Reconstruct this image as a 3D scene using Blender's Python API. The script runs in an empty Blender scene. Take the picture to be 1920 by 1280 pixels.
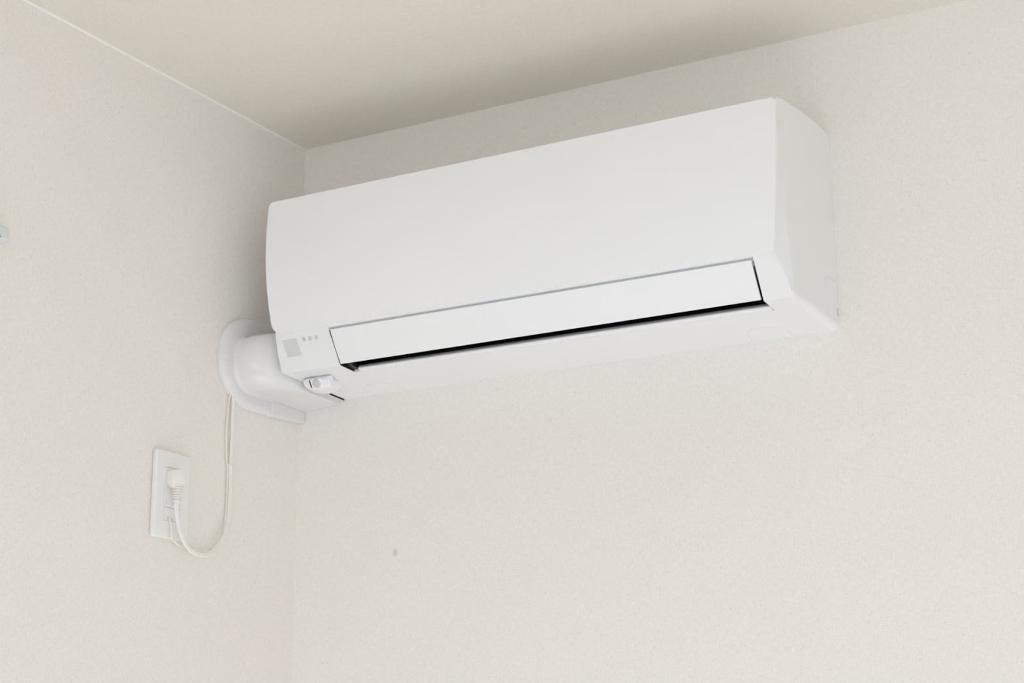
import bpy, bmesh, math
from mathutils import Vector, Matrix

scene = bpy.context.scene
COL = scene.collection

# ------------------------------------------------------------------ camera
cam_data = bpy.data.cameras.new('camera')
cam = bpy.data.objects.new('camera', cam_data)
COL.objects.link(cam)
cam_data.sensor_width = 36.0
cam_data.lens = 60.728
cam_data.clip_start = 0.02
R = Vector((0.8721966, 0.48910611, -0.00694963))
U = Vector((0.13203746, -0.22172774, 0.9661278))
F = Vector((-0.47099808, 0.84357099, 0.25797051))
cam.matrix_world = Matrix(((R.x, U.x, -F.x, 1.55986),
                           (R.y, U.y, -F.y, -2.11538),
                           (R.z, U.z, -F.z, 1.38186),
                           (0, 0, 0, 1)))
scene.camera = cam

# ------------------------------------------------------------------ world, lights, exposure
world = bpy.data.worlds.new('world')
scene.world = world
world.use_nodes = True
wbg = world.node_tree.nodes['Background']
wbg.inputs['Color'].default_value = (0.80, 0.90, 1.0, 1)
wbg.inputs['Strength'].default_value = 1.0

RX, RY, RH = 3.3, -4.2, 2.4          # room size

def area(name, loc, target, sx, sy, power, color=(1, 1, 1), spread=180):
    d = bpy.data.lights.new(name, 'AREA')
    d.shape = 'RECTANGLE'
    d.size, d.size_y = sx, sy
    d.energy = power
    d.color = color
    d.spread = math.radians(spread)
    o = bpy.data.objects.new(name, d)
    COL.objects.link(o)
    o.location = loc
    o.rotation_euler = (Vector(target) - Vector(loc)).to_track_quat('-Z', 'Y').to_euler()
    return o

# daylight entering through the two windows of the room (front wall, right wall)
area('daylight_front_window', (1.75, RY + 0.10, 1.5), (1.75, 0, 1.1), 1.9, 1.0, 8.3, (0.90, 1.0, 1.20))
area('daylight_right_window', (RX - 0.10, -2.3, 1.05), (0, -2.0, 0.8), 1.5, 1.7, 6.5, (0.90, 1.0, 1.20))
sd = bpy.data.lights.new('sun', 'SUN')
sd.energy = 14.3
sd.angle = math.radians(1.0)
sd.color = (0.94, 1.0, 1.15)
sun = bpy.data.objects.new('sun', sd)
COL.objects.link(sun)
sun.location = (2.4, -6, 4)
sun.rotation_euler = Vector((-0.22, 1.0, -0.53)).to_track_quat('-Z', 'Y').to_euler()

scene.view_settings.view_transform = 'Standard'
scene.view_settings.look = 'None'
scene.view_settings.gamma = 1.0
scene.view_settings.use_curve_mapping = False
scene.view_settings.exposure = 0.0
scene.cycles.diffuse_bounces = 10
scene.cycles.max_bounces = 12

# ------------------------------------------------------------------ materials
def new_mat(name):
    m = bpy.data.materials.new(name)
    m.use_nodes = True
    return m, m.node_tree, m.node_tree.nodes['Principled BSDF']

def plastic(name, col, rough=0.4, var=0.012, coat=0.0, bump=0.0):
    m, nt, b = new_mat(name)
    tc = nt.nodes.new('ShaderNodeTexCoord')
    n = nt.nodes.new('ShaderNodeTexNoise')
    n.inputs['Scale'].default_value = 9
    n.inputs['Detail'].default_value = 3
    nt.links.new(tc.outputs['Object'], n.inputs['Vector'])
    mix = nt.nodes.new('ShaderNodeMix')
    mix.data_type = 'RGBA'
    mix.inputs['A'].default_value = (*[c * (1 - var) for c in col], 1)
    mix.inputs['B'].default_value = (*[min(1, c * (1 + var)) for c in col], 1)
    nt.links.new(n.outputs['Fac'], mix.inputs['Factor'])
    nt.links.new(mix.outputs['Result'], b.inputs['Base Color'])
    b.inputs['Roughness'].default_value = rough
    b.inputs['Coat Weight'].default_value = coat
    b.inputs['Coat Roughness'].default_value = 0.08
    if bump:
        n2 = nt.nodes.new('ShaderNodeTexNoise')
        n2.inputs['Scale'].default_value = 900
        nt.links.new(tc.outputs['Object'], n2.inputs['Vector'])
        bp = nt.nodes.new('ShaderNodeBump')
        bp.inputs['Strength'].default_value = bump
        bp.inputs['Distance'].default_value = 0.0002
        nt.links.new(n2.outputs['Fac'], bp.inputs['Height'])
        nt.links.new(bp.outputs['Normal'], b.inputs['Normal'])
    return m

def wallpaper(name, u, v, col, mark=None):
    """woven linen vinyl wallpaper; u, v = the two in-plane axes"""
    m, nt, b = new_mat(name)
    N, L = nt.nodes, nt.links
    tc = N.new('ShaderNodeTexCoord')
    def streak(su, sv, detail=3.0):
        mp = N.new('ShaderNodeMapping')
        s = [40.0, 40.0, 40.0]
        s[u], s[v] = su, sv
        mp.inputs['Scale'].default_value = s
        L.new(tc.outputs['Object'], mp.inputs['Vector'])
        n = N.new('ShaderNodeTexNoise')
        n.inputs['Scale'].default_value = 1.0
        n.inputs['Detail'].default_value = detail
        n.inputs['Roughness'].default_value = 0.6
        L.new(mp.outputs['Vector'], n.inputs['Vector'])
        return n.outputs['Fac']
    def math_(op, a, bb, clamp=False):
        n = N.new('ShaderNodeMath')
        n.operation = op
        n.use_clamp = clamp
        for i, x in enumerate((a, bb)):
            if isinstance(x, (int, float)):
                n.inputs[i].default_value = x
            else:
                L.new(x, n.inputs[i])
        return n.outputs[0]
    warp = streak(620, 110)           # threads running along v
    weft = streak(110, 620)           # threads running along u
    blob = streak(6, 6)
    fine = streak(420, 420, 2)
    tot = math_('ADD', math_('ADD', warp, weft), fine)          # about 1.5
    rel = math_('SUBTRACT', tot, 1.5)
    speck = math_('MULTIPLY', math_('MAXIMUM', math_('SUBTRACT', streak(260, 260, 1), 0.64), 0.0), 1.0)
    k = math_('ADD', math_('MULTIPLY', rel, 0.15), 1.0)
    k = math_('SUBTRACT', k, speck)
    k = math_('ADD', k, math_('MULTIPLY', math_('SUBTRACT', blob, 0.5), 0.02))
    if mark:                                                     # small dirty scuff on the paper
        sep = N.new('ShaderNodeSeparateXYZ')
        L.new(tc.outputs['Object'], sep.inputs[0])
        du = math_('DIVIDE', math_('SUBTRACT', sep.outputs[u], mark[0]), mark[2])
        dv = math_('DIVIDE', math_('SUBTRACT', sep.outputs[v], mark[1]), mark[3])
        dd = math_('ADD', math_('MULTIPLY', du, du), math_('MULTIPLY', dv, dv))
        msk = math_('SUBTRACT', 1.0, dd, clamp=True)
        msk = math_('MULTIPLY', msk, 0.22)
        k = math_('SUBTRACT', k, msk)
    vm = N.new('ShaderNodeVectorMath')
    vm.operation = 'SCALE'
    vm.inputs[0].default_value = col
    L.new(k, vm.inputs['Scale'])
    L.new(vm.outputs[0], b.inputs['Base Color'])
    b.inputs['Roughness'].default_value = 0.78
    b.inputs['Specular IOR Level'].default_value = 0.3
    bp = N.new('ShaderNodeBump')
    bp.inputs['Strength'].default_value = 0.35
    bp.inputs['Distance'].default_value = 0.0006
    L.new(tot, bp.inputs['Height'])
    L.new(bp.outputs['Normal'], b.inputs['Normal'])
    return m

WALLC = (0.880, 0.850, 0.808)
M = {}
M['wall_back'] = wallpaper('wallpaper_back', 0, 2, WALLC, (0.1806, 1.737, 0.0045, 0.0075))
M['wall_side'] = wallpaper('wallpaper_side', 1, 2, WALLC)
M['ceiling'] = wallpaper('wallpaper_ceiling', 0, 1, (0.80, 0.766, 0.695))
M['bead'] = plastic('caulk_bead', (0.90, 0.88, 0.84), 0.7)
M['shell'] = plastic('white_shell_plastic', (0.86, 0.875, 0.875), 0.38, bump=0.15)
M['panel'] = plastic('white_panel_plastic', (0.915, 0.93, 0.945), 0.30)
M['louver'] = plastic('white_louver_plastic', (0.885, 0.90, 0.915), 0.25)
M['grey'] = plastic('pale_grey_display', (0.69, 0.715, 0.715), 0.3)
M['grey2'] = plastic('grey_indicator', (0.63, 0.64, 0.64), 0.35)
M['lens'] = plastic('milky_sensor_lens', (0.62, 0.63, 0.66), 0.25)
M['black'] = plastic('black_outlet_plastic', (0.012, 0.011, 0.010), 0.45)
M['black2'] = plastic('black_vane_plastic', (0.03, 0.03, 0.03), 0.30)
M['cover'] = plastic('glossy_duct_plastic', (0.80, 0.80, 0.80), 0.22, coat=0.5)
M['plate'] = plastic('outlet_plate_plastic', (0.87, 0.875, 0.865), 0.35)
M['cord'] = plastic('white_cord_rubber', (0.90, 0.885, 0.86), 0.5)
M['wire'] = plastic('cream_wire_rubber', (0.88, 0.83, 0.75), 0.5)
M['plug'] = plastic('cream_plug_rubber', (0.87, 0.85, 0.81), 0.45)
M['slot'] = plastic('dark_slot', (0.10, 0.095, 0.09), 0.6)
M['rail'] = plastic('cool_white_rail', (0.74, 0.76, 0.785), 0.4)
M['metal'] = plastic('screw_metal', (0.5, 0.5, 0.48), 0.35)
M['metal'].node_tree.nodes['Principled BSDF'].inputs['Metallic'].default_value = 0.8
M['frame'] = plastic('window_frame_white', (0.78, 0.78, 0.77), 0.4)

def wood(name):
    m, nt, b = new_mat(name)
    N, L = nt.nodes, nt.links
    tc = N.new('ShaderNodeTexCoord')
    mp = N.new('ShaderNodeMapping')
    mp.inputs['Scale'].default_value = (22, 1.6, 1)
    L.new(tc.outputs['Object'], mp.inputs['Vector'])
    n = N.new('ShaderNodeTexNoise')
    n.inputs['Scale'].default_value = 2.0
    n.inputs['Detail'].default_value = 6
    L.new(mp.outputs['Vector'], n.inputs['Vector'])
    r = N.new('ShaderNodeValToRGB')
    r.color_ramp.elements[0].color = (0.68, 0.65, 0.60, 1)
    r.color_ramp.elements[1].color = (0.78, 0.755, 0.71, 1)
    L.new(n.outputs['Fac'], r.inputs['Fac'])
    L.new(r.outputs['Color'], b.inputs['Base Color'])
    b.inputs['Roughness'].default_value = 0.5
    return m
M['floor'] = wood('pale_wood_floor')

gm, gnt, gb = new_mat('window_glass')
gnt.nodes.remove(gb)
gt = gnt.nodes.new('ShaderNodeBsdfTransparent')
gg = gnt.nodes.new('ShaderNodeBsdfGlossy')
gg.inputs['Roughness'].default_value = 0.02
gx = gnt.nodes.new('ShaderNodeMixShader')
gx.inputs[0].default_value = 0.06
gnt.links.new(gt.outputs[0], gx.inputs[1])
gnt.links.new(gg.outputs[0], gx.inputs[2])
gnt.links.new(gx.outputs[0], gnt.nodes['Material Output'].inputs[0])
M['glass'] = gm

# ------------------------------------------------------------------ helpers
def link(name, me, mat, parent=None, world_coords=True):
    o = bpy.data.objects.new(name, me)
    COL.objects.link(o)
    if mat is not None:
        me.materials.clear()
        me.materials.append(mat)
    if parent is not None:
        o.parent = parent
        chain = Vector((0, 0, 0))
        p = parent
        while p is not None:
            chain += Vector(p.location)
            p = p.parent
        o.location = -chain if world_coords else (0, 0, 0)
        if world_coords:
            # keep the object's own origin at the thing's base: move vertices instead
            me.transform(Matrix.Translation(-chain))
            o.location = (0, 0, 0)
    return o

def sharpen(me, ang=32):
    for p in me.polygons:
        p.use_smooth = True
    me.set_sharp_from_angle(angle=math.radians(ang))

def build(name, verts, faces, mat, parent=None, bevel=0.0, seg=2, smooth=True, ang=32, cuts=(), bang=30):
    me = bpy.data.meshes.new(name)
    me.from_pydata([tuple(v) for v in verts], [], faces)
    me.validate()
    bm = bmesh.new()
    bm.from_mesh(me)
    bmesh.ops.remove_doubles(bm, verts=bm.verts, dist=1e-6)
    bmesh.ops.recalc_face_normals(bm, faces=bm.faces)
    bm.to_mesh(me)
    bm.free()
    return finish(name, me, mat, parent, bevel, seg, smooth, ang, cuts, bang)

def finish(name, me, mat, parent, bevel=0.0, seg=2, smooth=True, ang=32, cuts=(), bang=30):
    tmp = bpy.data.objects.new('tmp', me)
    COL.objects.link(tmp)
    if bevel:
        b = tmp.modifiers.new('b', 'BEVEL')
        b.width = bevel
        b.segments = seg
        b.limit_method = 'ANGLE'
        b.angle_limit = math.radians(bang)
    cutters = []
    for cme in cuts:
        c = bpy.data.objects.new('cut', cme)
        COL.objects.link(c)
        cutters.append(c)
        mm = tmp.modifiers.new('c', 'BOOLEAN')
        mm.operation = 'DIFFERENCE'
        mm.solver = 'EXACT'
        mm.object = c
    if bevel or cuts:
        dg = bpy.context.evaluated_depsgraph_get()
        dg.update()
        me2 = bpy.data.meshes.new_from_object(tmp.evaluated_get(dg))
    else:
        me2 = me.copy()
    bpy.data.objects.remove(tmp)
    for c in cutters:
        bpy.data.objects.remove(c)
    me2.name = name
    if smooth:
        sharpen(me2, ang)
    o = link(name, me2, mat, parent)
    if smooth:
        w = o.modifiers.new('wn', 'WEIGHTED_NORMAL')
        w.keep_sharp = True
    return o

def raw(verts, faces):
    me = bpy.data.meshes.new('raw')
    me.from_pydata([tuple(v) for v in verts], [], faces)
    bm = bmesh.new()
    bm.from_mesh(me)
    bmesh.ops.recalc_face_normals(bm, faces=bm.faces)
    bm.to_mesh(me)
    bm.free()
    return me

def box_vf(x0, x1, y0, y1, z0, z1):
    v = [(x, y, z) for x in (x0, x1) for y in (y0, y1) for z in (z0, z1)]
    f = [(0, 1, 3, 2), (4, 6, 7, 5), (0, 4, 5, 1), (2, 3, 7, 6), (0, 2, 6, 4), (1, 5, 7, 3)]
    return v, f

def box(name, x0, x1, y0, y1, z0, z1, mat, parent=None, bevel=0.0, seg=2, cuts=()):
    v, f = box_vf(x0, x1, y0, y1, z0, z1)
    return build(name, v, f, mat, parent, bevel, seg, cuts=cuts)

def prism_x(poly, x0, x1):
    """polygon of (y, z) extruded along x"""
    n = len(poly)
    v = [(x0, y, z) for y, z in poly] + [(x1, y, z) for y, z in poly]
    f = [tuple(range(n)), tuple(range(2 * n - 1, n - 1, -1))]
    f += [(i, (i + 1) % n, n + (i + 1) % n, n + i) for i in range(n)]
    return v, f

def catmull(pts, sub=6, closed=False):
    P = [Vector(p) for p in pts]
    out = []
    n = len(P)
    rng = range(n if closed else n - 1)
    for i in rng:
        p0 = P[i - 1] if (closed or i > 0) else P[i] * 2 - P[i + 1]
        p1, p2 = P[i], P[(i + 1) % n]
        p3 = P[(i + 2) % n] if (closed or i + 2 < n) else p2 * 2 - p1
        for k in range(sub):
            t = k / sub
            out.append(0.5 * ((2 * p1) + (-p0 + p2) * t + (2 * p0 - 5 * p1 + 4 * p2 - p3) * t * t
                              + (-p0 + 3 * p1 - 3 * p2 + p3) * t ** 3))
    if not closed:
        out.append(P[-1])
    return out

def tube_vf(path, r, seg=10, caps=True, voff=0):
    path = [Vector(p) for p in path]
    V, Fc = [], []
    n = len(path)
    up = Vector((0, 0, 1))
    t0 = (path[1] - path[0]).normalized()
    nrm = t0.cross(Vector((1, 0, 0)))
    if nrm.length < 0.1:
        nrm = t0.cross(up)
    nrm.normalize()
    for i, p in enumerate(path):
        a = path[max(0, i - 1)]
        b = path[min(n - 1, i + 1)]
        t = (b - a).normalized()
        nrm = (nrm - t * nrm.dot(t)).normalized()
        bi = t.cross(nrm)
        rr = r[i] if isinstance(r, (list, tuple)) else r
        for k in range(seg):
            an = 2 * math.pi * k / seg
            V.append(p + nrm * (rr * math.cos(an)) + bi * (rr * math.sin(an)))
    for i in range(n - 1):
        for k in range(seg):
            a = voff + i * seg + k
            b = voff + i * seg + (k + 1) % seg
            Fc.append((a, b, b + seg, a + seg))
    if caps:
        Fc.append(tuple(voff + k for k in range(seg - 1, -1, -1)))
        Fc.append(tuple(voff + (n - 1) * seg + k for k in range(seg)))
    return V, Fc

def thing(name, label, cat, loc, group=None):
    o = bpy.data.objects.new(name, None)
    COL.objects.link(o)
    o.location = loc
    o.empty_display_size = 0.05
    o['label'] = label
    o['category'] = cat
    if group:
        o['group'] = group
    return o

def structure(o, label):
    o['kind'] = 'structure'
    o['label'] = label
    o['category'] = 'building part'
    return o

# ------------------------------------------------------------------ room shell
T = 0.12
structure(box('floor', -T, RX + T, RY - T, T, -0.1, 0, M['floor']), 'pale wooden floor of the room')
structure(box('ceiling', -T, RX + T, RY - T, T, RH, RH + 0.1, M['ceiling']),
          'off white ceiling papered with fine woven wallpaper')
structure(box('wall_back', -T, RX + T, 0, T, 0, RH, M['wall_back']),
          'beige wall papered in woven linen pattern carrying the air conditioner')
structure(box('wall_left', -T, 0, RY - T, 0, 0, RH, M['wall_side']),
          'beige wallpapered wall left of the corner with the power outlet')

def wall_with_hole(name, mat, axis, a0, a1, p0, p1, h0, h1, z0, z1, label):
    """axis 0: wall lies along y at x=p0..p1; axis 1: wall lies along x at y=p0..p1"""
    V, Fc = [], []
    for (s0, s1, t0, t1) in ((a0, h0, 0, RH), (h1, a1, 0, RH), (h0, h1, 0, z0), (h0, h1, z1, RH)):
        if t1 - t0 < 1e-4:
            continue
        v, f = box_vf(s0, s1, p0, p1, t0, t1) if axis == 1 else box_vf(p0, p1, s0, s1, t0, t1)
        k = len(V)
        V += v
        Fc += [tuple(i + k for i in q) for q in f]
    me = bpy.data.meshes.new(name)
    me.from_pydata(V, [], Fc)
    return structure(link(name, me, mat), label)

wall_with_hole('wall_front', M['wall_back'], 1, -T, RX + T, RY - T, RY, 0.75, 2.75, 0.98, 2.05,
               'wallpapered wall behind the camera with a wide window')
wall_with_hole('wall_right', M['wall_side'], 0, RY, 0, RX, RX + T, -3.1, -1.5, 0.15, 2.05,
               'wallpapered wall on the far right with a window')

def window(name, axis, a0, a1, p, z0, z1):
    fw = 0.045
    root = bpy.data.objects.new(name, None)
    COL.objects.link(root)
    root['kind'] = 'structure'
    root['label'] = 'white framed window letting daylight into the room'
    mid = (a0 + a1) / 2
    root.location = (mid, p, z0) if axis == 1 else (p, mid, z0)
    V, Fc = [], []
    for s0, s1, t0, t1 in ((a0, a0 + fw, z0, z1), (a1 - fw, a1, z0, z1), (mid - fw / 2, mid + fw / 2, z0, z1),
                           (a0, a1, z0, z0 + fw), (a0, a1, z1 - fw, z1)):
        v, f = box_vf(s0, s1, p - 0.02, p + 0.02, t0, t1) if axis == 1 else box_vf(p - 0.02, p + 0.02, s0, s1, t0, t1)
        k = len(V)
        V += v
        Fc += [tuple(i + k for i in q) for q in f]
    me = bpy.data.meshes.new('window_frame')
    me.from_pydata(V, [], Fc)
    link('window_frame', me, M['frame'], root)
    for s0, s1 in ((a0 + fw, mid - fw / 2), (mid + fw / 2, a1 - fw)):
        v, f = (box_vf(s0, s1, p - 0.003, p + 0.003, z0 + fw, z1 - fw) if axis == 1
                else box_vf(p - 0.003, p + 0.003, s0, s1, z0 + fw, z1 - fw))
        me = bpy.data.meshes.new('window_pane')
        me.from_pydata(v, [], f)
        link('window_pane', me, M['glass'], root)
window('window_1', 1, 0.75, 2.75, RY - 0.06, 0.98, 2.05)
window('window_2', 0, -3.1, -1.5, RX + 0.06, 0.15, 2.05)

# thin caulked wallpaper edge where the left wall meets the ceiling
v = [(x, y, z) for y in (RY + 0.01, -0.002) for x, z in ((0.0, RH), (0.0024, RH), (0.0, RH - 0.0024))]
f = [(0, 1, 2), (5, 4, 3), (0, 3, 4, 1), (1, 4, 5, 2), (2, 5, 3, 0)]
structure(build('trim_1', v, f, M['bead'], smooth=False), 'thin pale caulk line between left wall and ceiling')

# ------------------------------------------------------------------ air conditioner
ac = thing('air_conditioner',
           'white wall mounted split air conditioner with louver slightly open, below the ceiling', 'air conditioner',
           (0.467, 0.0, 1.977))

SR = lambda y: 0.871 + 0.055 * y                 # right side plane
SL = lambda y: 0.086 + 0.078 * y                 # left side plane
# rows: outer (y, z), crease x on the right, crease (y, z)
rows = [
    ((0.000, 2.2400), None, None),
    ((-0.0020, 2.2470), None, None),
    ((-0.0108, 2.2510), None, None),
    ((-0.0435, 2.2522), None, None),
    ((-0.0967, 2.2520), None, None),
    ((-0.1316, 2.2496), None, None),
    ((-0.1600, 2.2470), 0.8590, (-0.1660, 2.2462)),
    ((-0.1625, 2.2420), 0.8600, (-0.1758, 2.2400)),
    ((-0.1632, 2.1800), 0.8590, (-0.1812, 2.1800)),
    ((-0.1635, 2.1300), 0.8560, (-0.1820, 2.1300)),
    ((-0.1600, 2.0900), 0.8525, (-0.1802, 2.0900)),
    ((-0.1555, 2.0500), 0.8490, (-0.1762, 2.0500)),
    ((-0.1535, 2.0380), 0.8500, (-0.1748, 2.0385)),
    ((-0.1505, 2.0150), 0.8565, (-0.1597, 2.0150)),
    ((-0.1480, 1.9940), 0.8592, (-0.1463, 1.9940)),
    ((-0.1440, 1.9885), 0.8560, (-0.1425, 1.9883)),
    ((-0.0700, 1.9830), None, None),
    ((0.000, 1.9770), None, None),
]
V, Fc = [], []
for (o, cx, c) in rows:
    yo, zo = o
    if c is None:
        cr, yc, zc = SR(yo) - 0.012, yo, zo
    else:
        cr, (yc, zc) = cx, c
    cl = 0.934 - cr if c is not None else SL(yo) + 0.012
    V += [(SR(yo), yo, zo), (cr, yc, zc), (cl, yc, zc), (SL(yo), yo, zo)]
n = len(rows)
for i in range(n - 1):
    a, b = i * 4, (i + 1) * 4
    for k in range(3):
        Fc.append((a + k, a + k + 1, b + k + 1, b + k))
Fc.append((0, 1, 2, 3, (n - 1) * 4 + 3, (n - 1) * 4 + 2, (n - 1) * 4 + 1, (n - 1) * 4))
Fc.append(tuple(i * 4 for i in range(n)))
Fc.append(tuple(i * 4 + 3 for i in range(n - 1, -1, -1)))
me = bpy.data.meshes.new('casing')
me.from_pydata(V, [], Fc)
bm = bmesh.new()
bm.from_mesh(me)
bmesh.ops.recalc_face_normals(bm, faces=bm.faces)
bm.verts.ensure_lookup_table()
def vbev(idx_pairs, off, seg):
    es = []
    for a, b in idx_pairs:
        va, vb = Vector(V[a]), Vector(V[b])
        for e in bm.edges:
            p, q = e.verts[0].co, e.verts[1].co
            if ((p - va).length < 1e-6 and (q - vb).length < 1e-6) or ((p - vb).length < 1e-6 and (q - va).length < 1e-6):
                es.append(e)
    bmesh.ops.bevel(bm, geom=es, offset=off, segments=seg, affect='EDGES', profile=0.5)
vbev([(i * 4, (i + 1) * 4) for i in range(15, n - 1)], 0.009, 6)
vbev([(i * 4 + 3, (i + 1) * 4 + 3) for i in range(15, n - 1)], 0.002, 3)
vbev([(i * 4 + s, (i + 1) * 4 + s) for i in range(12, 14) for s in (0, 3)], 0.0035, 4)
pairs = [(i * 4 + s, (i + 1) * 4 + s) for i in range(6, 12) for s in (0, 3)]
vbev(pairs, 0.0018, 3)
bm.to_mesh(me)
bm.free()

# air outlet mouth: cut from below the front panel to the lower lip
XF0, XF1 = 0.1765, 0.8208
mouth = [(-0.20, 2.0377), (-0.1672, 2.0377), (-0.1650, 2.0290), (-0.150, 2.0285), (-0.140, 2.045), (-0.090, 2.045),
         (-0.070, 2.025), (-0.082, 2.0150), (-0.0970, 2.0040), (-0.1050, 1.9975), (-0.1098, 1.9935), (-0.1117, 1.9915), (-0.1124, 1.9900), (-0.1120, 1.9886),
         (-0.1105, 1.9874), (-0.1085, 1.9867), (-0.1060, 1.9861), (-0.1055, 1.9700), (-0.20, 1.970)]
cuts = [raw(*prism_x(mouth, XF0, XF1)), raw(*box_vf(XF0, XF0 + 0.0105, -0.1500, -0.1065, 1.970, 2.018)),
        raw(*box_vf(XF1 - 0.0020, XF1, -0.1500, -0.1045, 1.970, 2.010))]
def groove(pts, r):
    v, f = tube_vf(catmull(pts, 5), r, 8)
    return raw(v, f)
# half oval knock-out on the right side
side = [(0.001, 2.0405), (-0.018, 2.0420), (-0.0343, 2.0420), (-0.0424, 2.036), (-0.0478, 2.0223), (-0.0480, 2.0079),
        (-0.0414, 1.9925), (-0.0312, 1.9885), (-0.0152, 1.9885), (0.001, 1.9885)]
cuts.append(groove([(SR(y) - 0.0001, y, z) for y, z in side], 0.0007))
zb = lambda y: 1.9770 - 0.0857 * y
for x0, x1 in ((0.1425, 0.1985), (0.7530, 0.8080)):
    pts = [(x0, 0.001), (x0, -0.020), (x0 + 0.002, -0.034), (x0 + 0.011, -0.0455), (x0 + 0.028, -0.0485), (x1 - 0.013, -0.0455),
           (x1 - 0.003, -0.034), (x1, -0.020), (x1, 0.001)]
    cuts.append(groove([(x, y, zb(y) + 0.0001) for x, y in pts], 0.0007))
# small notch at the rear of the right side
cuts.append(raw(*box_vf(0.862, 0.88, -0.0072, 0.01, 1.9950, 2.0055)))
# recesses of the display window and the three indicators, in the sloping chin
def chin_y(z):
    return -0.1748 + (2.0385 - z) * 0.6405
def chin_quad(x0, x1, z0, z1, d0, d1):
    """slab parallel to the chin from depth d0 (outside, negative) to d1"""
    nv = Vector((0, -1, 0.6405)).normalized() * -1
    nv = Vector((0, 1 / math.hypot(1, .6405), .6405 / math.hypot(1, .6405)))
    v = []
    for d in (d0, d1):
        for x, z in ((x0, z0), (x1, z0), (x1, z1), (x0, z1)):
            v.append(Vector((x, chin_y(z), z)) + nv * d)
    f = [(0, 1, 2, 3), (7, 6, 5, 4)] + [(i, (i + 1) % 4, 4 + (i + 1) % 4, 4 + i) for i in range(4)]
    return v, f
disp = (0.0925, 0.1180, 2.0085, 2.0305)
inds = [(0.1272, 0.1328, 2.0250, 2.0302), (0.1378, 0.1434, 2.0250, 2.0302), (0.1484, 0.1540, 2.0250, 2.0302)]
for q in [disp] + inds:
    cuts.append(raw(*chin_quad(*q, -0.004, 0.0008)))
casing = finish('casing', me, M['shell'], ac, bevel=0.0008, seg=2, cuts=cuts, ang=44, bang=30)

for i, q in enumerate([disp] + inds):
    v, f = chin_quad(q[0] + 0.0002, q[1] - 0.0002, q[2] + 0.0002, q[3] - 0.0002, 0.0005, 0.0030)
    o = build('display_window' if i == 0 else 'indicator', v, f, M['grey'] if i == 0 else M['grey2'], ac, smooth=False)
    o['label'] = 'pale grey square receiver window' if i == 0 else 'small grey square indicator'

# front panel: bulging sheet with rounded corners, tapering towards its lower edge
prof = [(2.2415, -0.1818, 0.3965), (2.238, -0.1820, 0.3963), (2.218, -0.1842, 0.3962), (2.198, -0.1858, 0.3962), (2.178, -0.1870, 0.3958),
        (2.158, -0.1878, 0.3951), (2.138, -0.1880, 0.3940), (2.118, -0.1876, 0.3926), (2.098, -0.1865, 0.3908),
        (2.078, -0.1848, 0.3888), (2.058, -0.1826, 0.3863), (2.040, -0.1803, 0.3836)]
def pint(z, k):
    P = sorted(prof)
    for a, b in zip(P, P[1:]):
        if z <= b[0]:
            t = (z - a[0]) / (b[0] - a[0])
            return a[k] * (1 - t) + b[k] * t
    return P[-1][k]
ztop, zbot = 2.2410, 2.0396
rt, rb = 0.0075, 0.0125
zs = []
for k in range(9):
    zs.append((ztop - rt * (1 - math.cos(math.pi / 2 * k / 8)), rt * (1 - math.sin(math.pi / 2 * k / 8))))
z = ztop - rt - 0.012
while z > zbot + rb + 0.006:
    zs.append((z, 0))
    z -= 0.012
for k in range(9):
    a = math.pi / 2 * k / 8
    zs.append((zbot + rb * (1 - math.sin(a)), rb * (1 - math.cos(a))))
V, Fc = [], []
for z, inset in zs:
    y, hw = pint(z, 1), pint(z, 2) - inset
    V += [(0.467 - hw, y, z), (0.467 + hw, y, z), (0.467 - hw, y + 0.0052, z), (0.467 + hw, y + 0.0052, z)]
m_ = len(zs)
for i in range(m_ - 1):
    a, b = 4 * i, 4 * i + 4
    Fc += [(a, a + 1, b + 1, b), (a + 2, b + 2, b + 3, a + 3), (a, b, b + 2, a + 2), (a + 1, a + 3, b + 3, b + 1)]
Fc += [(0, 2, 3, 1), (4 * m_ - 4, 4 * m_ - 3, 4 * m_ - 1, 4 * m_ - 2)]
build('front_panel', V, Fc, M['panel'], ac, bevel=0.0018, seg=4, ang=40, bang=50)

# horizontal louver (air flap)
lou = []
for k in range(9):
    t = k / 8
    z = 2.0343 + (1.9897 - 2.0343) * t
    lou.append((chin_y(z) - 0.0010 * math.sin(math.pi * t) + 0.0002, z))
inner = [(y + 0.0030, z + 0.0016) for y, z in lou[::-1]]
v, f = prism_x(lou + inner, XF0 + 0.0012, XF1 - 0.0030)
build('louver', v, f, M['louver'], ac, bevel=0.0007, seg=2)

# black liner in the mouth: end plates, roof and back; white lower deflector stays casing
def prism_obj(name, poly, x0, x1, mat, bevel=0.0):
    v, f = prism_x(poly, x0, x1)
    return build(name, v, f, mat, ac, bevel=bevel)
endp = [(-0.1722, 2.0335), (-0.1668, 2.0335), (-0.1652, 2.0285), (-0.1495, 2.028), (-0.1395, 2.0445), (-0.0905, 2.0445), (-0.0708, 2.0255),
        (-0.0828, 2.0160), (-0.0975, 2.0050), (-0.1075, 1.9990), (-0.1075, 1.9868), (-0.1415, 1.9885), (-0.1450, 1.9925)]
prism_obj('outlet_end_plate', endp, XF0 + 0.0001, XF0 + 0.0007, M['black'])
prism_obj('outlet_end_plate', endp, XF1 - 0.0007, XF1 - 0.0001, M['black'])
spacer = [(-0.1340, 1.9960), (-0.1210, 1.9900), (-0.1070, 1.9890), (-0.1070, 2.0150), (-0.125, 2.015)]
prism_obj('hinge_block', spacer, XF0 + 0.0007, XF0 + 0.0100, M['black'], 0.001)
prism_obj('hinge_block', spacer, XF1 - 0.0018, XF1 - 0.0008, M['black'])
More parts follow.
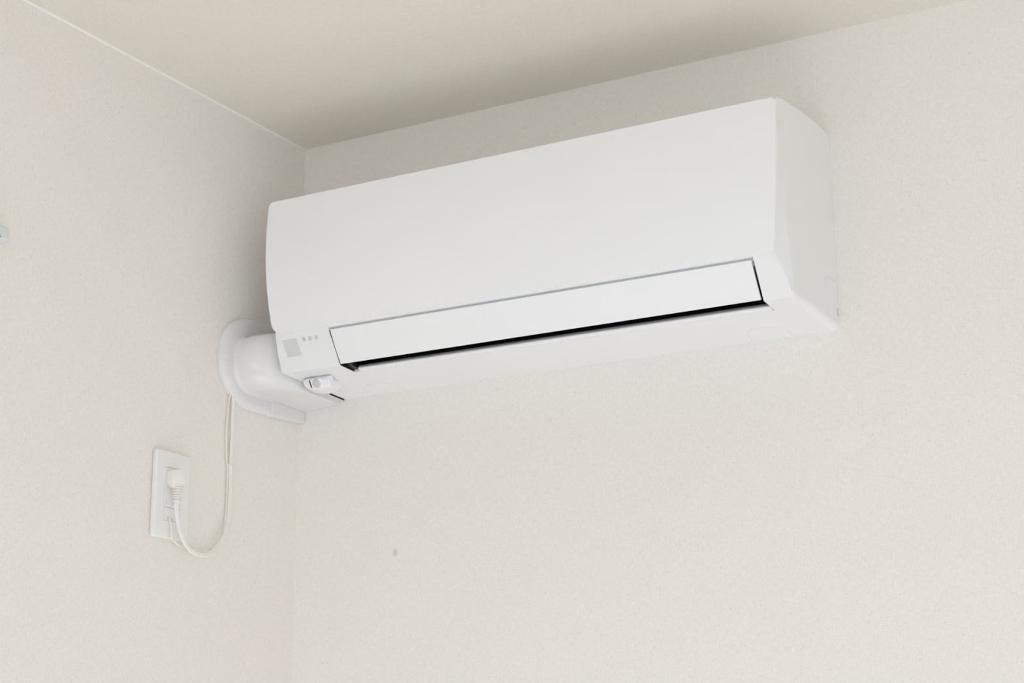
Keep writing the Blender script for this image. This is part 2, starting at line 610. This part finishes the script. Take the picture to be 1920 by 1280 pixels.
# roof and back of the duct as one bent dark sheet
sheet = [(-0.1645, 2.0280), (-0.1500, 2.0275), (-0.1400, 2.0440), (-0.0910, 2.0440), (-0.0712, 2.0255), (-0.0822, 2.0155), (-0.0972, 2.0045), (-0.1052, 1.9981), (-0.1098, 1.9943)]
back = [(y, z) for y, z in sheet]
off = [(-0.1645, 2.0270), (-0.1494, 2.0265), (-0.1394, 2.0430), (-0.0916, 2.0430), (-0.0724, 2.0262), (-0.0820, 2.0163), (-0.0972, 2.0053), (-0.1052, 1.9989), (-0.1098, 1.9950)]
prism_obj('outlet_liner', back + off[::-1], XF0 + 0.0008, XF1 - 0.0008, M['black'])
for k in range(12):
    x = XF0 + 0.045 + k * (XF1 - XF0 - 0.09) / 11
    prism_obj('vane', [(-0.126, 2.012), (-0.094, 2.009), (-0.086, 2.030), (-0.122, 2.034)], x - 0.0008, x + 0.0008, M['black2'])
prism_obj('inner_louver', [(-0.1200, 2.0115), (-0.0920, 2.0105), (-0.0920, 2.0120), (-0.1200, 2.0130)], XF0 + 0.03, XF1 - 0.03, M['black2'])

# motion sensor pod under the left end
def ellipsoid(name, c, r, mat, parent, zmax=None, nu=40, nv=20, power=2.0, frac=0.5):
    V, Fc = [], []
    for j in range(nv + 1):
        th = math.pi * frac * j / nv               # 0 = bottom pole
        for i in range(nu):
            ph = 2 * math.pi * i / nu
            cx, sx = math.cos(ph), math.sin(ph)
            e = 2 / power
            px = math.copysign(abs(cx) ** e, cx) * math.sin(th) ** e
            py = math.copysign(abs(sx) ** e, sx) * math.sin(th) ** e
            pz = -math.copysign(abs(math.cos(th)) ** e, math.cos(th))
            V.append((c[0] + r[0] * px, c[1] + r[1] * py, c[2] + r[2] * pz))
    for j in range(nv):
        for i in range(nu):
            Fc.append((j * nu + i, j * nu + (i + 1) % nu, (j + 1) * nu + (i + 1) % nu, (j + 1) * nu + i))
    Fc.append(tuple(nv * nu + i for i in range(nu)))
    return build(name, V, Fc, mat, parent, ang=50)
pod = ellipsoid('sensor_pod', (0.106, -0.085, 1.9838), (0.026, 0.031, 0.0150), M['shell'], ac, power=2.3)
def slab(name, x0, x1, y0, z0, y1, z1, th, mat, parent, bevel=0.0008):
    """thin slab whose face runs from (y0,z0) at its top to (y1,z1) at its foot"""
    d = Vector((0, y1 - y0, z1 - z0)).normalized()
    nn = Vector((0, d.z, -d.y))
    if nn.y > 0:
        nn = -nn
    a, b = Vector((0, y0, z0)), Vector((0, y1, z1))
    V = []
    for off in (0, -th):
        for x, p in ((x0, a), (x1, a), (x1, b), (x0, b)):
            V.append(Vector((x, 0, 0)) + p + nn * off)
    f = [(0, 1, 2, 3), (7, 6, 5, 4)] + [(i, (i + 1) % 4, 4 + (i + 1) % 4, 4 + i) for i in range(4)]
    return build(name, V, f, mat, parent, bevel)
slab('sensor_window', 0.1060, 0.1400, -0.1200, 1.9800, -0.1110, 1.9672, 0.012, M['panel'], pod, 0.0022)
slab('sensor_slot', 0.1045, 0.1062, -0.1190, 1.9795, -0.1125, 1.9700, 0.006, M['slot'], pod, 0)
slab('sensor_cell', 0.1275, 0.1380, -0.1205, 1.9785, -0.1130, 1.9695, 0.004, M['louver'], pod, 0.0012)
nv = Vector((0, -0.0128, -0.0090)).normalized()
cen = Vector((0.1165, -0.1165, 1.9745))
V, Fc = tube_vf([cen - nv * 0.002, cen + nv * 0.0004, cen + nv * 0.0016, cen + nv * 0.0023], [0.0068, 0.0068, 0.0052, 0.0022], 28)
build('sensor_lens', V, Fc, M['lens'], pod)['label'] = 'milky grey round sensor lens'

# ------------------------------------------------------------------ pipe cover in the corner
pc = thing('pipe_cover', 'glossy white plastic elbow pipe cover between left wall and air conditioner', 'pipe cover',
           (0.0, -0.10, 1.95))
out0 = [(0.0, 2.0880), (-0.035, 2.0875), (-0.0734, 2.0868), (-0.1132, 2.0856), (-0.1400, 2.0830), (-0.1600, 2.0775),
        (-0.1785, 2.0665), (-0.1915, 2.0520), (-0.1990, 2.0340), (-0.2015, 2.0142), (-0.1990, 1.9950), (-0.1900, 1.9770),
        (-0.1750, 1.9615), (-0.1580, 1.9512), (-0.1381, 1.9462), (-0.1060, 1.9450), (-0.0614, 1.9458), (-0.030, 1.9478), (0.0, 1.9505)]
root0 = [(0.0, 2.0525), (-0.035, 2.0530), (-0.075, 2.0530), (-0.105, 2.0530), (-0.1300, 2.0525), (-0.1480, 2.0515),
         (-0.1610, 2.0465), (-0.1690, 2.0370), (-0.1735, 2.0260), (-0.1748, 2.0145), (-0.1740, 2.0010), (-0.1700, 1.9880),
         (-0.1620, 1.9775), (-0.1480, 1.9705), (-0.1300, 1.9682), (-0.1040, 1.9680), (-0.0700, 1.9680), (-0.035, 1.9675), (0.0, 1.9670)]
o2 = [Vector((0, *p)) for p in out0]
r2 = [Vector((0, *p)) for p in root0]
oc, rc = catmull(o2, 4), catmull(r2, 4)
def ring(base, x, inset=0.0, cen=Vector((0, -0.085, 2.014))):
    out = []
    for i, p in enumerate(base):
        d = cen - p
        d.y *= 0.55 if p.y > -0.05 else 1
        d = d.normalized() * inset
        if p.y > -0.001:
            d.y = 0
        q = p + d
        out.append(Vector((x, min(q.y, -0.0003), q.z)))
    return out
rings = [ring(oc, 0.0003), ring(oc, 0.0035, 0.0), ring(oc, 0.0065, 0.0012), ring(oc, 0.0090, 0.0040), ring(oc, 0.0105, 0.0080),
         ring(oc, 0.0113, 0.0125)]
def loft(name, rings, mat, parent, cap0=True, cap1=True, ang=50):
    V, Fc = [], []
    nn = len(rings[0])
    for r in rings:
        V += r
    for i in range(len(rings) - 1):
        for k in range(nn - 1):
            a = i * nn + k
            Fc.append((a, a + 1, a + 1 + nn, a + nn))
        Fc.append((i * nn + nn - 1, i * nn, (i + 1) * nn, (i + 1) * nn + nn - 1))
    if cap0:
        Fc.append(tuple(range(nn)))
    if cap1:
        Fc.append(tuple((len(rings) - 1) * nn + k for k in range(nn - 1, -1, -1)))
    return build(name, V, Fc, mat, parent, ang=ang)
loft('wall_flange', rings, M['cover'], pc)
# elbow: root on the flange, front face sweeping back towards the unit
def elbow_ring(x, ffront, zt, zbm, grow=0.0):
    out = []
    for p in rc:
        y = p.y * (ffront / 0.1748)
        t = (p.z - 1.9680) / (2.0530 - 1.9680)
        z = zbm + t * (zt - zbm)
        cy = -0.09 * (ffront / 0.1748)
        y2 = y + (-1 if p.y < -0.09 else 0) * grow
        out.append(Vector((x, min(y2, -0.0004), z + (grow if t > 0.5 else -grow))))
    return out
er = [elbow_ring(0.0100, 0.1748, 2.0530, 1.9680, 0.0045), elbow_ring(0.0115, 0.1748, 2.0530, 1.9680, 0.0022),
      elbow_ring(0.0135, 0.1748, 2.0530, 1.9680, 0.0008), elbow_ring(0.0175, 0.1742, 2.0532, 1.9680)]
for k in range(1, 12):
    a = k / 11
    x = 0.0175 + 0.0600 * math.sin(a * math.pi / 2)
    fr = 0.0950 + (0.1742 - 0.0950) * math.cos(a * math.pi / 2) ** 0.9
    er.append(elbow_ring(x, fr, 2.0532 + 0.008 * a, 1.9680 + 0.004 * a))
loft('elbow', er, M['cover'], pc)
# straight trunk hugging the back wall, and the joint sleeve at the corner
V = [(0.012, -0.034, 1.9785), (0.012, -0.0004, 1.9757), (0.0848, -0.0004, 1.9757), (0.0822, -0.034, 1.9785)]
V += [(x, y, 2.05) for x, y, z in V]
DV = [(0.0846, -0.0006, 1.9758), (0.0855, -0.0006, 1.9758), (0.0828, -0.0335, 1.9784), (0.0819, -0.0335, 1.9784)]  # black plate on the trunk end, painting the shade of the gap and hollow duct
DV += [(x, y, 2.045) for x, y, z in DV]
build('duct_end_shade', DV, [(0, 1, 2, 3), (7, 6, 5, 4)] + [(i, (i + 1) % 4, 4 + (i + 1) % 4, 4 + i) for i in range(4)], M['black'], pc, smooth=False)
build('trunk', V, [(0, 1, 2, 3), (7, 6, 5, 4)] + [(i, (i + 1) % 4, 4 + (i + 1) % 4, 4 + i) for i in range(4)], M['cover'], pc, 0.0010, 2)
sl = [(-0.0004, 1.9485), (-0.0740, 1.9445), (-0.0850, 1.9445), (-0.0850, 1.9680), (-0.0004, 1.9680)]
V, Fc = prism_x(sl, 0.0005, 0.0138)
build('joint_sleeve', V, Fc, M['cover'], pc, 0.0028, 4)
V, Fc = tube_vf([(0.0020, -0.2006, 2.0190), (0.0075, -0.1975, 2.0190), (0.0098, -0.1925, 2.0190), (0.0110, -0.1850, 2.0190)], 0.001, 8)
# clip tab crossing the rim
tab = []
for z in (2.0072, 2.0172):
    for (x, y) in ((0.0003, -0.2026), (0.0040, -0.2024), (0.0072, -0.2006), (0.0099, -0.1972), (0.0115, -0.1925), (0.0122, -0.1870), (0.0095, -0.1860), (0.0003, -0.1860)):
        tab.append((x, y, z))
Fc = [tuple(range(8)), tuple(range(15, 7, -1))] + [(i, (i + 1) % 8, 8 + (i + 1) % 8, 8 + i) for i in range(8)]
build('clip_tab', tab, Fc, M['cover'], pc, 0.0003, 2, ang=40)

# ------------------------------------------------------------------ power outlet
ol = thing('power_outlet', 'white rectangular wall outlet plate on left wall with one plug inserted', 'power outlet',
           (0.0, -0.295, 1.732))
PY0, PY1, PZ0, PZ1 = -0.3320, -0.2590, 1.7325, 1.8535
IY0, IY1, IZ0, IZ1 = -0.3137, -0.2790, 1.7565, 1.8305
cutp = [raw(*box_vf(0.0070, 0.02, IY0, IY1, IZ0, IZ1))]
pl = []
for cy, cz_, a0 in ((PY1, PZ1, 0), (PY0, PZ1, 90), (PY0, PZ0, 180), (PY1, PZ0, 270)):
    for k in range(7):
        a = math.radians(a0 + 15 * k)
        sy, sz = (1 if cy == PY1 else -1), (1 if cz_ == PZ1 else -1)
        pl.append((cy - sy * 0.005 + 0.005 * math.cos(a), cz_ - sz * 0.005 + 0.005 * math.sin(a)))
v, f = prism_x(pl, 0.0003, 0.0088)
build('plate', v, f, M['plate'], ol, 0.0032, 5, cuts=cutp, bang=50)
c2 = [raw(*box_vf(0.004, 0.02, -0.3084, -0.3074, 1.7797, 1.7880)),
      raw(*box_vf(0.004, 0.02, -0.2957, -0.2947, 1.7790, 1.7880)),
      raw(*box_vf(0.004, 0.02, -0.3084, -0.3074, 1.8110, 1.8190)),
      raw(*box_vf(0.004, 0.02, -0.2957, -0.2947, 1.8110, 1.8190))]
box('socket_module', 0.002, 0.0088, IY0 + 0.0006, IY1 - 0.0004, 1.7752, IZ1 - 0.0004, M['plate'], ol, 0.0003, 1, cuts=c2)
c3 = [raw(*box_vf(0.0045, 0.02, -0.3055, -0.2937, 1.7550, 1.7618))]
box('earth_terminal_cover', 0.002, 0.0090, IY0 + 0.0006, IY1 - 0.0004, IZ0 + 0.0004, 1.7746, M['plate'], ol, 0.0003, 1, cuts=c3)
box('terminal_hole', 0.0040, 0.0046, -0.3055, -0.2937, 1.7568, 1.7618, M['slot'], ol)

# ------------------------------------------------------------------ power cord with plug
pw = thing('power_lead', 'white power cord and thin wire looping from the wall outlet up to the pipe cover', 'power cord',
           (0.02, -0.3015, 1.80))
plug_poly = [(0.0090, -0.3105), (0.0185, -0.3110), (0.0200, -0.3105), (0.0292, -0.3062), (0.0312, -0.3042), (0.0316, -0.3000),
             (0.0312, -0.2960), (0.0285, -0.2935), (0.0205, -0.2925), (0.0090, -0.2925)]
V, Fc = [], []
lay = [(1.8250, 1.0), (1.8130, 1.0), (1.8085, 0.97), (1.8045, 0.72), (1.8015, 0.62)]
for z, s in lay:
    for x, y in plug_poly:
        V.append((0.0215 + (x - 0.0215) * (s if s < 0.9 else 1), -0.3015 + (y + 0.3015) * (s if s > 0.9 else s + 0.1), z))
k = len(plug_poly)
for i in range(len(lay) - 1):
    for j in range(k):
        Fc.append((i * k + j, i * k + (j + 1) % k, (i + 1) * k + (j + 1) % k, (i + 1) * k + j))
Fc += [tuple(range(k)), tuple((len(lay) - 1) * k + j for j in range(k - 1, -1, -1))]
build('plug', V, Fc, M['plug'], pw, 0.0009, 3, ang=40)
# ribbed strain relief
path, rad = [], []
z = 1.8055
path.append((0.0222, -0.3012, z)); rad.append(0.0066)
for q in range(6):
    base = 0.0074 - q * 0.0003
    for dz, rr in ((0.0006, base), (0.0024, base), (0.00255, base - 0.0022), (0.0036, base - 0.0022)):
        path.append((0.0222 - 0.00014 * q, -0.3012 - 0.00004 * q, z - dz)); rad.append(rr)
    z -= 0.0036
for dz, rr in ((0.0001, 0.0056), (0.0036, 0.0052), (0.0040, 0.0044)):
    path.append((0.0214, -0.3014, z - dz)); rad.append(rr)
V, Fc = tube_vf(path, rad, 20)
build('strain_relief', V, Fc, M['plug'], pw, ang=40)
cord = [(0.021, -0.3015, 1.7860), (0.021, -0.3019, 1.775), (0.02, -0.2967, 1.7574), (0.018, -0.2865, 1.7406), (0.015, -0.2723, 1.728),
        (0.0135, -0.2566, 1.7205), (0.0125, -0.2368, 1.7177), (0.0115, -0.2177, 1.7215), (0.0105, -0.199, 1.7344), (0.009, -0.181, 1.755),
        (0.007, -0.1713, 1.7794), (0.0050, -0.1664, 1.819), (0.0046, -0.1672, 1.8563), (0.0046, -0.1662, 1.8975),
        (0.0046, -0.1668, 1.9185), (0.0052, -0.1672, 1.9503), (0.006, -0.1690, 1.9640)]
cp = catmull(cord, 6)
V, Fc = [], []
for s in (-1, 1):
    pth = []
    for i, p in enumerate(cp):
        a, b = cp[max(0, i - 1)], cp[min(len(cp) - 1, i + 1)]
        t = (b - a).normalized()
        w = t.cross(Vector((1, 0, 0))).normalized()
        pth.append(p + w * (0.0015 * s))
    v, f = tube_vf(pth, 0.0017, 10, voff=len(V))
    V += v
    Fc += f
build('cable', V, Fc, M['cord'], pw, ang=60)
# small tie holding cord and wire together
V, Fc = [], []
for zz in (1.8548, 1.8568):
    for k in range(16):
        a = 2 * math.pi * k / 16
        V.append((0.0046 + 0.0028 * math.cos(a), -0.1685 + 0.0052 * math.sin(a), zz))
Fc = [tuple(range(16)), tuple(range(31, 15, -1))] + [(i, (i + 1) % 16, 16 + (i + 1) % 16, 16 + i) for i in range(16)]
build('cable_tie', V, Fc, M['wire'], pw, ang=50)

earth = [(0.005, -0.3000, 1.7640), (0.010, -0.3022, 1.7606), (0.0125, -0.3010, 1.7502), (0.0125, -0.2997, 1.7394), (0.0120, -0.2972, 1.7324),
         (0.011, -0.2890, 1.7288), (0.009, -0.2781, 1.7262), (0.0075, -0.2637, 1.7262), (0.0075, -0.2416, 1.7250), (0.0075, -0.2188, 1.7273),
         (0.0070, -0.2053, 1.7315), (0.0060, -0.191, 1.7424), (0.0050, -0.1786, 1.7585), (0.0035, -0.1725, 1.7895), (0.0025, -0.1708, 1.8201),
         (0.0025, -0.1715, 1.851), (0.0025, -0.1740, 1.8654), (0.0025, -0.1770, 1.8954), (0.0025, -0.1770, 1.9169), (0.0030, -0.1740, 1.9518),
         (0.005, -0.1740, 1.9640)]
V, Fc = tube_vf(catmull(earth, 6), 0.0015, 10)
build('earth_wire', V, Fc, M['wire'], pw, ang=60)['label'] = 'thin cream earth wire beside the thicker white cable'

# ------------------------------------------------------------------ rail end at the left picture edge
cr = thing('curtain_rail', 'pale grey rounded rail end on the left wall, cut by the left picture edge', 'curtain rail',
           (0.0, -0.70, 2.06))
def rrect(y, hx, hz, cx, cz, r, n=4):
    out = []
    for sx, sz, a0 in ((1, 1, 0), (-1, 1, 90), (-1, -1, 180), (1, -1, 270)):
        for k in range(n + 1):
            a = math.radians(a0 + 90 * k / n)
            out.append(Vector((cx + sx * (hx - r) + r * math.cos(a), y, cz + sz * (hz - r) + r * math.sin(a))))
    return out
def yloft(name, secs, mat, parent):
    V, Fc = [], []
    nn = len(secs[0])
    for s in secs:
        V += s
    for i in range(len(secs) - 1):
        for k in range(nn):
            Fc.append((i * nn + k, i * nn + (k + 1) % nn, (i + 1) * nn + (k + 1) % nn, (i + 1) * nn + k))
    Fc += [tuple(range(nn)), tuple((len(secs) - 1) * nn + k for k in range(nn - 1, -1, -1))]
    return build(name, V, Fc, mat, parent, ang=50)
cz = 2.0690
yloft('rail', [rrect(-1.9, 0.008, 0.0075, 0.0115, cz, 0.002), rrect(-0.665, 0.008, 0.0075, 0.0115, cz, 0.002)], M['frame'], cr)
yloft('end_cap', [rrect(-0.672, 0.0095, 0.0100, 0.0100, cz, 0.004), rrect(-0.645, 0.0095, 0.0096, 0.0100, cz, 0.004),
                  rrect(-0.639, 0.0090, 0.0090, 0.0096, cz - 0.0002, 0.004), rrect(-0.6350, 0.0080, 0.0080, 0.0088, cz - 0.0006, 0.004),
                  rrect(-0.6332, 0.0060, 0.0060, 0.0080, cz - 0.0008, 0.004)], M['rail'], cr)
V, Fc = tube_vf([(0.0180, -0.6525, 2.0625), (0.0200, -0.6525, 2.0625)], 0.0016, 14)
build('screw', V, Fc, M['metal'], cr)
